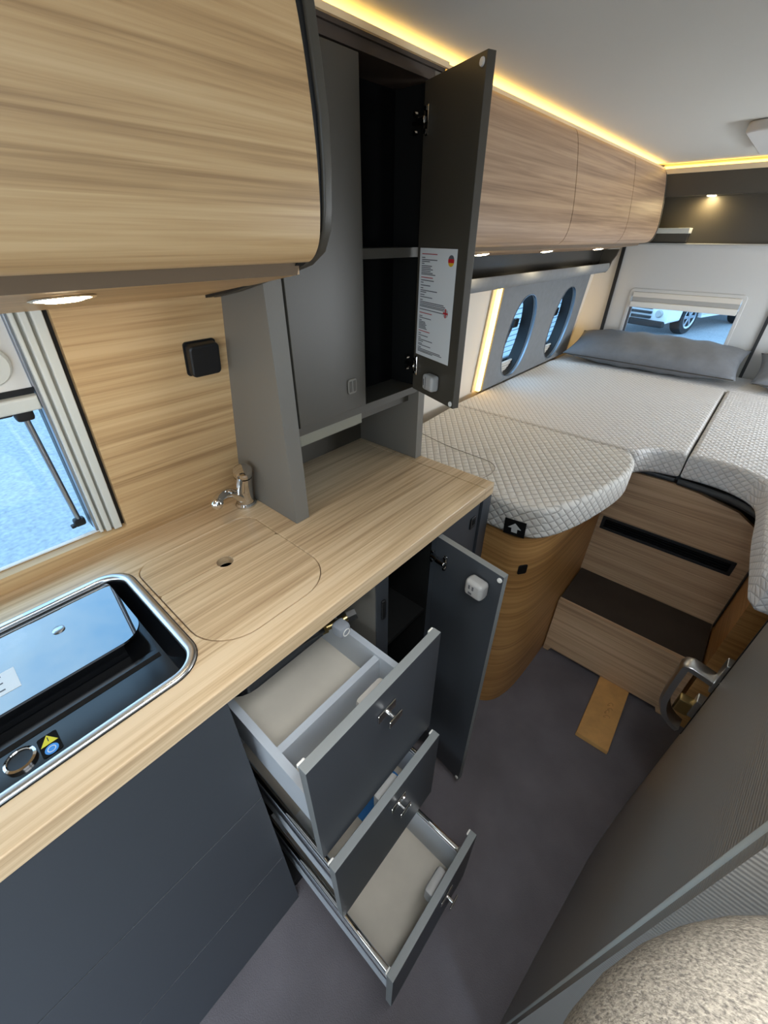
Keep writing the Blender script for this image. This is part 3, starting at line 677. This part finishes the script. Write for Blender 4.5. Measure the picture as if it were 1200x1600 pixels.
def spot(p, nrm, label, r, ml, group):
    ex = Vector((0, 1, 0)); ez = Vector(nrm).normalized(); m = frame(p, ex, ez.cross(ex))
    t = thing('spotlight', p, label, 'spotlight', group)
    lathe('trim_ring', [(r*.86, -.0002), (r, -.0002), (r*1.02, .0010), (r*.95, .0020), (r*.86, .0018)], m, M['chrome'], t, 32)
    lathe('lens', [(0, .0045), (r*.5, .0038), (r*.86, .0012)], m, ml, t, 32)
spot((-.190, .140, 1.3588), (.169, 0, -1), 'round recessed spotlight under the large overhead cabinet', .031, M['lens'], None)
for y, lab in ((1.24, 'lit round spotlight under the bed cabinet, partly behind the open door'), (1.70, 'lit round spotlight under the bed cabinet, middle of three'), (2.26, 'lit round spotlight under the bed cabinet, nearest the rear')):
    spot((-.330, y, 1.3732), (.123, 0, -1), lab, .026, M['lens2'], 'spotlights under the bed cabinet')
# LED light strips along ceiling edge
ls = thing('light_strip', (-.23, 1.5, 1.66), 'warm glowing light strip along the top of the cabinets', 'light strip')
sweep_profile('profile', [(-.229, 1.662), (-.2225, 1.662), (-.2225, 1.670), (-.227, 1.671), (-.229, 1.668)], .4, .862, M['lip'], ls)
sweep_profile('profile', [(-.236, 1.661), (-.225, 1.661), (-.225, 1.668), (-.230, 1.669), (-.236, 1.666)], .863, 2.56, M['lip'], ls)
sweep_profile('diffuser', [(-.264, 1.662), (-.238, 1.662), (-.240, 1.668), (-.264, 1.670)], .4, 2.545, M['led'], ls)
sweep_profile('backing', [(-.275, 1.6613), (-.236, 1.6613), (-.236, 1.6618), (-.265, 1.6618), (-.265, 1.681), (-.275, 1.681)], .4, 2.60, M['lip'], ls)
lr = thing('light_strip', (.5, 2.57, 1.65), 'warm glowing light strip across the rear above the header', 'light strip')
box('profile', -.226, 1.395, 2.540, 2.548, 1.644, 1.662, M['lip'], lr, .001)
box('backing', -.24, 1.395, 2.596, 2.60, 1.655, 1.681, M['lip'], lr)
box('diffuser', -.238, 1.395, 2.560, 2.595, 1.662, 1.672, M['led2'], lr)

# rear header with the recessed compartment
hd = thing('rear_header', (.5, 2.68, 1.39), 'charcoal header above the rear doors with a lit recess', 'header')
box('fascia', -.24, 1.395, 2.549, 2.565, 1.566, 1.6495, M['grey'], hd, .002)
box('recess_top', -.24, 1.395, 2.565, 2.79, 1.575, 1.587, M['grey'], hd)
box('top_board', -.24, 1.395, 2.565, 2.60, 1.645, 1.655, M['grey'], hd)
box('back_panel', -.42, 1.395, 2.775, 2.790, 1.392, 1.575, M['grey'], hd)
box('bottom_edge', -.42, 1.395, 2.76, 2.790, 1.385, 1.393, M['greyp'], hd, .002)
box('side_board', -.425, -.24, 2.551, 2.563, 1.39, 1.65, M['grey'], hd)
shf = thing('corner_shelf', (-.2, 2.72, 1.43), 'short pale shelf in the rear header recess', 'shelf')
box('board', -.40, -.078, 2.70, 2.774, 1.432, 1.454, M['cream'], shf, .002); box('bracket', -.40, -.085, 2.742, 2.774, 1.398, 1.431, M['grey'], shf)
spot((-.043, 2.735, 1.5745), (0, .1, -1), 'small spotlight inside the rear header recess', .022, emit('recess_lens', (1, .78, .40, 1), 260), None)
rv = thing('roof_vent', (.35, 2.05, 1.67), 'white roof vent frame on the ceiling at far right', 'roof vent')
plate('frame', rrect(.122, .60, 1.80, 2.30, .04), [rrect(.19, .54, 1.87, 2.23, .03)], 1.656, 1.6815, M['rearw'], rv, .006)
plate('cover', rrect(.185, .545, 1.865, 2.235, .03), [], 1.674, 1.6812, M['whitep'], rv)

# ================================================================== BED SIDE WALL
# shelf under the rear cabinets
sh = thing('wall_shelf', (-.44, 1.75, 1.26), 'grey moulded ledge under the bed overhead cabinet', 'shelf')
lipp = smooth_poly([(-.446, 1.262), (-.395, 1.262), (-.378, 1.268), (-.371, 1.284), (-.373, 1.302), (-.379, 1.304), (-.392, 1.290)], 3, False)
sweep_profile('lip', lipp+[(-.446, 1.284)], .858, 2.64, M['felt'], sh)
sweep_profile('dark_back', [(-.447, 1.264), (-.430, 1.285), (-.418, 1.370), (-.434, 1.370), (-.446, 1.30)], .858, 2.70, mat('glossy_black_panel', srgb(40, 39, 37), .22), sh)
plate('end_curve', [(-.446, 1.262), (-.385, 1.262), (-.372, 1.284), (-.366, 1.312), (-.350, 1.34), (-.345, 1.366), (-.434, 1.364)], [], 0, .012, M['grey'], sh, .002, XZ(2.652))
# porthole panel
pp = thing('porthole_panel', (-.51, 2.2, .83), 'grey fabric wall panel with two portholes beside the bed', 'wall panel')
ph1, ph2 = (1.938, 1.030), (2.425, 1.030)
def ell(c, a, b, n=40): return [(c[0]+a*math.copysign(abs(math.cos(t))**.9, math.cos(t)), (c[1]+b*math.copysign(abs(math.sin(t))**.9, math.sin(t)))*SB) for t in [2*math.pi*i/n for i in range(n)]]
plate('panel', [(1.695, .8335*SB), (2.70, .8335*SB), (2.655, 1.262*SB), (1.672, 1.262*SB)], [ell(ph1, .132, .180), ell(ph2, .132, .180)], .004, .022, M['felt'], pp, .003, WB)
for c in (ph1, ph2):
    plate('porthole_trim', ell(c, .1325, .1805), [ell(c, .1295, .1775)], .016, .0238, M['alu'], pp, 0, WB)
    plate('porthole_reveal', ell(c, .136, .184), [ell(c, .131, .179)], -.047, .0035, M['toe'], pp, 0, WB)
w2 = thing('window_2', (-.55, 2.2, .84), 'side window behind the two portholes with its blind', None); w2['kind'] = 'structure'
plate('frame', rrect(1.70, 2.70, .835*SB, 1.235*SB, .05), [rrect(1.79, 2.61, .90*SB, 1.20*SB, .04)], -.062, -.048, M['tyre'], w2, 0, WB)
plate('pane', rrect(1.76, 2.64, .85*SB, 1.22*SB, .04), [], -.070, -.067, M['panedark'], w2, 0, WB)
b2 = bmesh.new()
for i in range(5): bm_box(1.72, 2.68, (.846+.012*i)*SB, (.846+.012*i+.0095)*SB, -.030-.003*(i % 2), -.022, .001, 1, WB, b2)
bm_link('folded_blind', b2, M['blind'], w2)
for yy in (2.03, 2.52):
    tube('stay_arm', [WB @ Vector((yy-.05, .93*SB, -.064)), WB @ Vector((yy-.035, 1.0*SB, -.062)), WB @ Vector((yy, 1.08*SB, -.060))], .007, M['black'], w2, 8)
    b3 = bm_box(yy-.022, yy+.022, 1.045*SB, 1.085*SB, -.066, -.046, .004, 1, WB); bm_link('window_latch', b3, M['black'], w2)
# vertical light strips beside the panel
vl = thing('light_strip', (-.53, 1.67, .83), 'vertical warm light strip beside the porthole panel', 'light strip')
plate('diffuser', [(1.670, .8335*SB), (1.690, .8335*SB), (1.668, 1.262*SB), (1.650, 1.262*SB)], [], -.0055, .016, M['ledv'], vl, 0, WB)
plate('profile', [(1.640, .832*SB), (1.668, .832*SB), (1.650, 1.262*SB), (1.622, 1.262*SB)], [], -.0055, .001, M['lip'], vl, 0, WB)
vl2 = thing('light_strip', (-.53, 2.71, .83), 'faint warm light strip at the rear edge of the porthole panel', 'light strip')
plate('diffuser', [(2.703, .8335*SB), (2.709, .8335*SB), (2.664, 1.262*SB), (2.658, 1.262*SB)], [], -.0055, .010, M['ledv'], vl2, 0, WB)

# ================================================================== REAR WINDOW
w3 = thing('window_3', (-.01, 2.80, .90), 'rear door window with a raised pleated blind', None); w3['kind'] = 'structure'
plate('frame', rrect(-.272, .246, .89, 1.188, .02), [rrect(-.256, .230, .905, 1.172, .014)], -.003, .006, M['rearw'], w3, .002, XZ(2.80))
plate('pane', [(-.262, .90), (.236, .90), (.236, 1.178), (-.262, 1.178)], [], -.028, -.025, M['pane'], w3, 0, XZ(2.80))
for i, (z0, z1, d, m) in enumerate(((1.147, 1.172, .012, 'blind'), (1.124, 1.148, .006, 'greyp'), (1.098, 1.126, .016, 'whitep'))):
    box('blind_pleat' if i < 2 else 'blind_bar', -.254, .228, 2.80-d, 2.815, z0, z1, M[m], w3, .003)
plate('side_guide', [(-.256, .905), (-.244, .905), (-.244, 1.10), (-.256, 1.10)], [], -.02, .0, M['ink'], w3, 0, XZ(2.80))

# ================================================================== BED
bb = thing('bed_platform', (.3, 2.0, FL), 'oak fronted bed platform with a black vent grille', 'bed platform')
plate('riser_panel', [(.120, FL), (.640, FL), (.640, .560), (.600, .640), (.52, .690), (.40, .715), (.30, .722), (.120, .722)], [rrect(.163, .582, .464, .515, .002)], -.018, 0, M['wood_x'], bb, .001, XZ(1.552))
gr = plate('vent_grille', rrect(.160, .585, .461, .518, .003), [rrect(.172, .573, .472, .507, .002)], -.006, .004, M['black'], bb, .001, XZ(1.552))
bm = bmesh.new()
for i in range(3): bm_box(.170, .575, 1.553, 1.562, .477+.0105*i, .481+.0105*i, bm=bm)
bm_link('vent_slat', bm, M['inside'], gr); box('vent_back', .165, .58, 1.563, 1.566, .463, .517, M['black'], gr)
box('side_gap', .6195, .6225, 1.530, 1.551, .25, .60, M['black'], bb)
box('bed_side_cabinet', .624, 1.39, 1.303, 1.55, FL, .715, M['wood_curve'], bb)
cabp = [(-.32, .915), (-.10, .915)]+smooth_poly([(-.02, .915), (.03, .911), (.072, .914), (.110, .955), (.133, 1.035), (.142, 1.15), (.146, 1.30), (.146, 1.548)], 4, False)
cc = thing('curved_cabinet', (.05, 1.2, FL), 'curved oak cabinet under the bed extension beside the step', 'cabinet')
plate('curved_panel', cabp+[(.128, 1.548), (.126, 1.30), (.114, 1.05), (.094, .975), (.062, .930), (.02, .928), (-.32, .930)], [], FL+.001, .7325, M['wood_curve'], cc)
plate('black_socket', rrect(-.0145, .0145, .0, .034, .006), [], 0, .003, M['black'], cc, .001, frame((.0955, .9345, .600), Vector((.075, .105, 0)), (0, 0, 1)))
# slatted frame edge under the mattresses
sf = thing('slat_frame', (.35, 1.58, .72), 'dark slatted bed frame edge under the mattress', 'bed frame')
box('left_rail', .155, .325, 1.556, 1.60, .724, .741, M['slat'], sf, .006)
bm = tube_bm(smooth_poly([(.335, 1.562, .731), (.42, 1.552, .731), (.50, 1.528, .731), (.56, 1.48, .731), (.60, 1.40, .731)], 5, False), .011, 8); bm_link('right_rail', bm, M['slat'], sf, 50)
box('frame_board', -.45, 1.38, 1.605, 2.78, .715, .7405, M['slat'], sf)
def mattress(outer, label, z0=.742, z1=.832, bev=.015, m='quilt2'):
    me = plate_mesh(outer, [], z0, z1, bev, 3)
    o = link('mattress', me, M[m], None, 60); return tag(o, label, 'mattress', 'mattress pads of the bed')
ex = [(-.462, .905), (.03, .902)]+smooth_poly([(.03, .902), (.080, .910), (.128, .945), (.172, 1.045), (.205, 1.18), (.222, 1.30), (.216, 1.385), (.188, 1.448)], 4, False)[1:]+[(.165, 1.4575), (-.515, 1.4575)]
em = mattress([(-.455, .905)]+ex[1:-1]+[(-.500, 1.4575)], 'quilted light grey bed extension with rounded corner beside the worktop', .734, .834, m='quilt')
arc = [(-.43, 1.118, .8345), (-.30, 1.090, .8345), (-.20, 1.082, .8345), (-.13, 1.078, .8345), (-.095, 1.055, .8345), (-.084, 1.015, .8345), (-.088, .965, .8345), (-.092, .93, .833)]
tube('piping', smooth_poly(arc, 4, False), .0012, M['piping'], em, 6)
tg = plate('arrow_label', [(0, 0), (.058, 0), (.058, .052), (0, .052)], [], 0, .0012, M['black'], em, 0, frame((.031, .9005, .739), (1, .10, .04), (0, -.1, 1)))
plate('arrow', [(.021, .010), (.037, .010), (.037, .024), (.047, .024), (.029, .042), (.011, .024), (.021, .024)], [], .0012, .0016, M['paper'], tg, 0, frame((.031, .9005, .739), (1, .10, .04), (0, -.1, 1)))
ms = [(-.506, 1.4625), (.165, 1.4625)]+smooth_poly([(.165, 1.4625), (.200, 1.478), (.225, 1.515), (.262, 1.545), (.3300, 1.560)], 4, False)[1:]+[(.3300, 2.468), (-.506, 2.468)]
mattress(ms, 'large quilted pale grey mattress beside the portholes')
mr = [(.3345, 1.560)]+smooth_poly([(.3345, 1.560), (.40, 1.562), (.47, 1.548), (.525, 1.505), (.545, 1.43), (.548, 1.25), (.560, 1.02)], 5, False)[1:]+[(.575, .99), (1.38, .99), (1.38, 2.468), (.3345, 2.468)]
mattress(mr, 'quilted pale grey mattress on the right with curved cut-out', .742, .832)
mattress([(-.506, 2.471), (1.38, 2.471), (1.38, 2.785), (-.505, 2.785)], 'narrow quilted mattress strip under the pillows at the rear', .742, .828)
# pillows
def pillow(c, rx, ry, rz, rot, label, seed):
    bm = bmesh.new(); n, k = 40, 18; G = {}
    rnd = random.Random(seed); ph = [rnd.uniform(0, 6) for _ in range(8)]
    for s in (1, -1):
        for i in range(n+1):
            for j in range(k+1):
                if s < 0 and (i in (0, n) or j in (0, k)): G[s, i, j] = G[1, i, j]; continue
                u, v = 2*i/n-1, 2*j/k-1
                e = (max(0, 1-abs(u)**3.0)**.62)*(max(0, 1-abs(v)**2.4)**.56)
                px = u*rx*(1-.035*(1-v*v)*abs(u)**4*0-.04*abs(u)**6*(1-v*v)); py = v*ry*(1-.05*abs(v)**4*(1-u*u))
                w = .10*math.sin(9*u+ph[0])*math.sin(5*v+ph[1])+.07*math.sin(17*u+4*v+ph[2])+.06*math.sin(26*u-6*v+ph[3])*abs(v)
                G[s, i, j] = bm.verts.new((px, py, s*rz*e*(1+w*(.35+.65*abs(v)))))
        for i in range(n):
            for j in range(k):
                q = [G[s, i, j], G[s, i+1, j], G[s, i+1, j+1], G[s, i, j+1]]
                bm.faces.new(q if s > 0 else q[::-1])
    seam = [(u*rx, -ry*.985*1, 0) for u in [(-.98+1.96*i/20) for i in range(21)]]
    m = Matrix.Translation(c) @ rot
    sm = tube_bm([m @ Vector(p) for p in seam], .0022, 6)
    bmesh.ops.transform(bm, matrix=m, verts=bm.verts)
    o = bm_link('pillow', bm, M['pillow'], None, 180); tag(o, label, 'pillow', 'grey bed pillows')
    bm_link('seam', sm, M['grey'], o, 60)
R = Matrix.Rotation
pillow(Vector((-.055, 2.640, .911)), .405, .145, .068, R(math.radians(-1), 4, 'Z') @ R(math.radians(17), 4, 'X'), 'long grey linen pillow under the rear window', 3)
pillow(Vector((.80, 2.640, .911)), .405, .145, .068, R(math.radians(2), 4, 'Z') @ R(math.radians(17), 4, 'X'), 'grey linen pillow cut off by the right edge of the photo', 5)

# ================================================================== STEP, BLOCK
st = thing('bed_step', (.37, 1.42, FL), 'oak step with a dark carpeted tread in front of the bed', 'step')
plate('front_board', [(.150, FL), (.172, FL), (.180, FL+.022), (.575, FL+.022), (.583, FL), (.612, FL), (.612, .246), (.150, .246)], [], -.016, 0, M['wood_x'], st, .001, XZ(1.302))
box('tread', .150, .618, 1.3185, 1.5515, .225, .2435, M['tread'], st)
box('nosing', .150, .612, 1.301, 1.3185, .2462, .2485, M['wood_x'], st, .001)
box('side_board', .150, .164, 1.3185, 1.5515, FL, .225, M['wood_x'], st); box('side_board', .598, .612, 1.3185, 1.5515, FL, .225, M['wood_x'], st)
wb = thing('wooden_board', (.44, 1.17, FL), 'loose pale plywood board lying on the carpet under the step', 'board')
WBm = frame((.437, 1.19, FL+.0005), (.995, .03, 0), (-.03, .995, 0))
b2 = bm_box(-.053, .053, -.170, .170, 0, .021, .0025, 2, WBm); bm_link('board', b2, M['cork'], wb, 40)
bm = bmesh.new()
for cx, cy, a, b in ((.014, -.045, .010, .007), (.010, -.025, .006, .010), (.016, -.008, .007, .006), (.012, .012, .008, .010)):
    tube_bm([WBm @ Vector((cx+a*math.cos(t), cy+b*math.sin(t*1.3), .0212)) for t in [i*.5 for i in range(10)]], .0006, 4, bm=bm)
bm_link('pencil_scrawl', bm, mat('brown_pencil', srgb(150, 104, 58), .8), wb)

# ================================================================== HANDLE, SEAT
hl = thing('door_handle', (.59, .95, .5), 'chrome loop handle at the edge of the bathroom wall', 'handle')
HM = frame((.590, .930, .520), (-1, .05, 0), (0, 0, 1))              # x out from the wall, y up
path = [(.002, .046), (.030, .052), (.056, .0565), (.0635, .054), (.0655, .046)]+smooth_poly([(.0655, .040), (.066, -.03), (.063, -.085), (.050, -.122), (.030, -.142), (.012, -.150)], 5, False)
bm = bmesh.new(); hw = .019
prev = None
for i, (a, b) in enumerate(path):
    p0 = Vector(path[max(i-1, 0)]); p1 = Vector(path[min(i+1, len(path)-1)]); d = (p1-p0).normalized(); nx, ny = -d.y, d.x
    t = .012
    ringv = [bm.verts.new(HM @ Vector((a+nx*t*c1, b+ny*t*c1, hw*c2))) for c1, c2 in ((-.6, -1), (.5, -1), (.95, -.6), (.95, .6), (.5, 1), (-.6, 1))]
    if prev:
        for j in range(6): bm.faces.new((prev[j], prev[(j+1) % 6], ringv[(j+1) % 6], ringv[j]))
    else: bm.faces.new(ringv)
    prev = ringv
bm.faces.new(prev[::-1]); bm_link('loop', bm, M['steel'], hl, 45)
box('upper_plate', .579, .600, .908, .940, .545, .640, M['steel'], hl, .003)
box('lower_plate', .574, .598, .908, .940, .440, .500, M['steel'], hl, .003)
box('latch_button', .545, .578, .912, .938, .430, .478, M['brass'], hl, .005)
seat = thing('bench_backrest', (.68, -.12, FL), 'speckled grey upholstered backrest in the near right corner', 'backrest')
me = plate_mesh(rrect(.418, .95, -.42, .195, (.10, .16, .16, .10), 12), [], 1.075, 1.195, .055, 8)
link('cushion', me, M['tweed'], seat, 70)
box('support', .60, .86, -.34, .02, FL, 1.075, M['grey'], seat, .01)

# ================================================================== OUTSIDE
GZ = -.70
o = box('ground', -60, 60, -60, 60, GZ-.05, GZ, M['asphalt']); tag(o, 'pale asphalt of the yard outside the windows', kind='structure')
rw = thing('ribbed_wall', (-2.9, 6.5, GZ), 'white ribbed cladding wall outside the portholes', 'wall')
bm = bmesh.new()
box('backing', -3.05, -2.98, 3.2, 12, GZ, 1.0, M['ink'], rw)
for i in range(20): 
    box('slat', -2.98, -2.955, 3.2, 12, GZ+.05+.082*i, GZ+.05+.082*i+.066, M['ribwall'], rw)
bm.free()
mh = thing('motorhome', (-1.3, 15, GZ), 'white motorhome parked outside behind the rear window', 'motorhome')
fw = Vector((-.30, -.954, 0)); sd = Vector((.954, -.30, 0)); MO = Vector((-1.25, 14.0, GZ))
MM = Matrix((fw, -sd, Vector((0, 0, 1)))).transposed().to_4x4(); MM.translation = MO; MM = MM @ Matrix.Scale(1.2, 4)    # x forward, y away from the visible side
def mbox(name, a, b, c, d, e, f, m, parent=mh, bev=0, seg=2): return box(name, a, b, c, d, e, f, m, parent, bev, seg, MM)
side_prof = [(-5.0, .42), (-2.95, .42), (-2.90, .60), (-2.75, .74), (-2.45, .74), (-2.28, .60), (-2.22, .36), (-.46, .34), (-.42, .56), (-.28, .72), (0, .78), (.28, .72), (.42, .56), (.46, .30), (.95, .28), (1.0, .6), (.92, 1.05), (.2, 1.3), (-.5, 2.6), (-5, 2.6)]
me = plate_mesh(side_prof, [], -1.0, 1.0, .06, 3); me.transform(MM @ frame((0, 1.0, 0), (1, 0, 0), (0, 0, 1))); link('body', me, M['ext'], mh, 40)
def wheel(x):
    m = MM @ frame((x, .16, .34), (1, 0, 0), (0, 0, 1))
    w = lathe('wheel', [(.0, -.1), (.33, -.1), (.35, -.05), (.35, .08), (.33, .11), (.235, .115), (.22, .09), (0, .08)], m, M['tyre'], mh, 28)
    bm = bmesh.new(); lathe_bm([(.20, .09), (.235, .118), (.225, .125), (.19, .11)], m, 28, bm); lathe_bm([(0, .115), (.05, .115), (.055, .09)], m, 12, bm)
    for i in range(6): bm_box(.03, .21, -.028, .028, .088, .112, .006, 1, m @ R(i*math.pi/3, 4, 'Z'), bm)
    bm_link('rim', bm, M['alu'], w, 40)
wheel(0); wheel(-2.6)
for i in range(4): mbox('grille_bar', .96, 1.03, .35, 1.65, .35+.09*i, .40+.09*i, M['toe'], bev=.01)
mbox('bumper', .9, 1.04, .05, 1.95, .20, .32, M['tyre'], bev=.03)
mbox('number_plate', 1.055, 1.075, .75, 1.25, .33, .41, M['paper']); mbox('plate_band', 1.075, 1.08, 1.18, 1.25, .33, .41, M['blue'])
for z in (.46, .76): lathe('headlamp', [(0, .03), (.06, .03), (.075, 0), (.08, -.02)], MM @ frame((1.0 if z < .7 else .97, .20, z), (0, 1, 0), (0, 0, 1)), M['greyp'], mh, 16)
mbox('skirt', -2.2, -.46, .03, .1, .30, .36, M['ext'])
mbox('windscreen', -.3, .1, .1, 1.9, 1.5, 2.2, M['toe'], bev=.02)
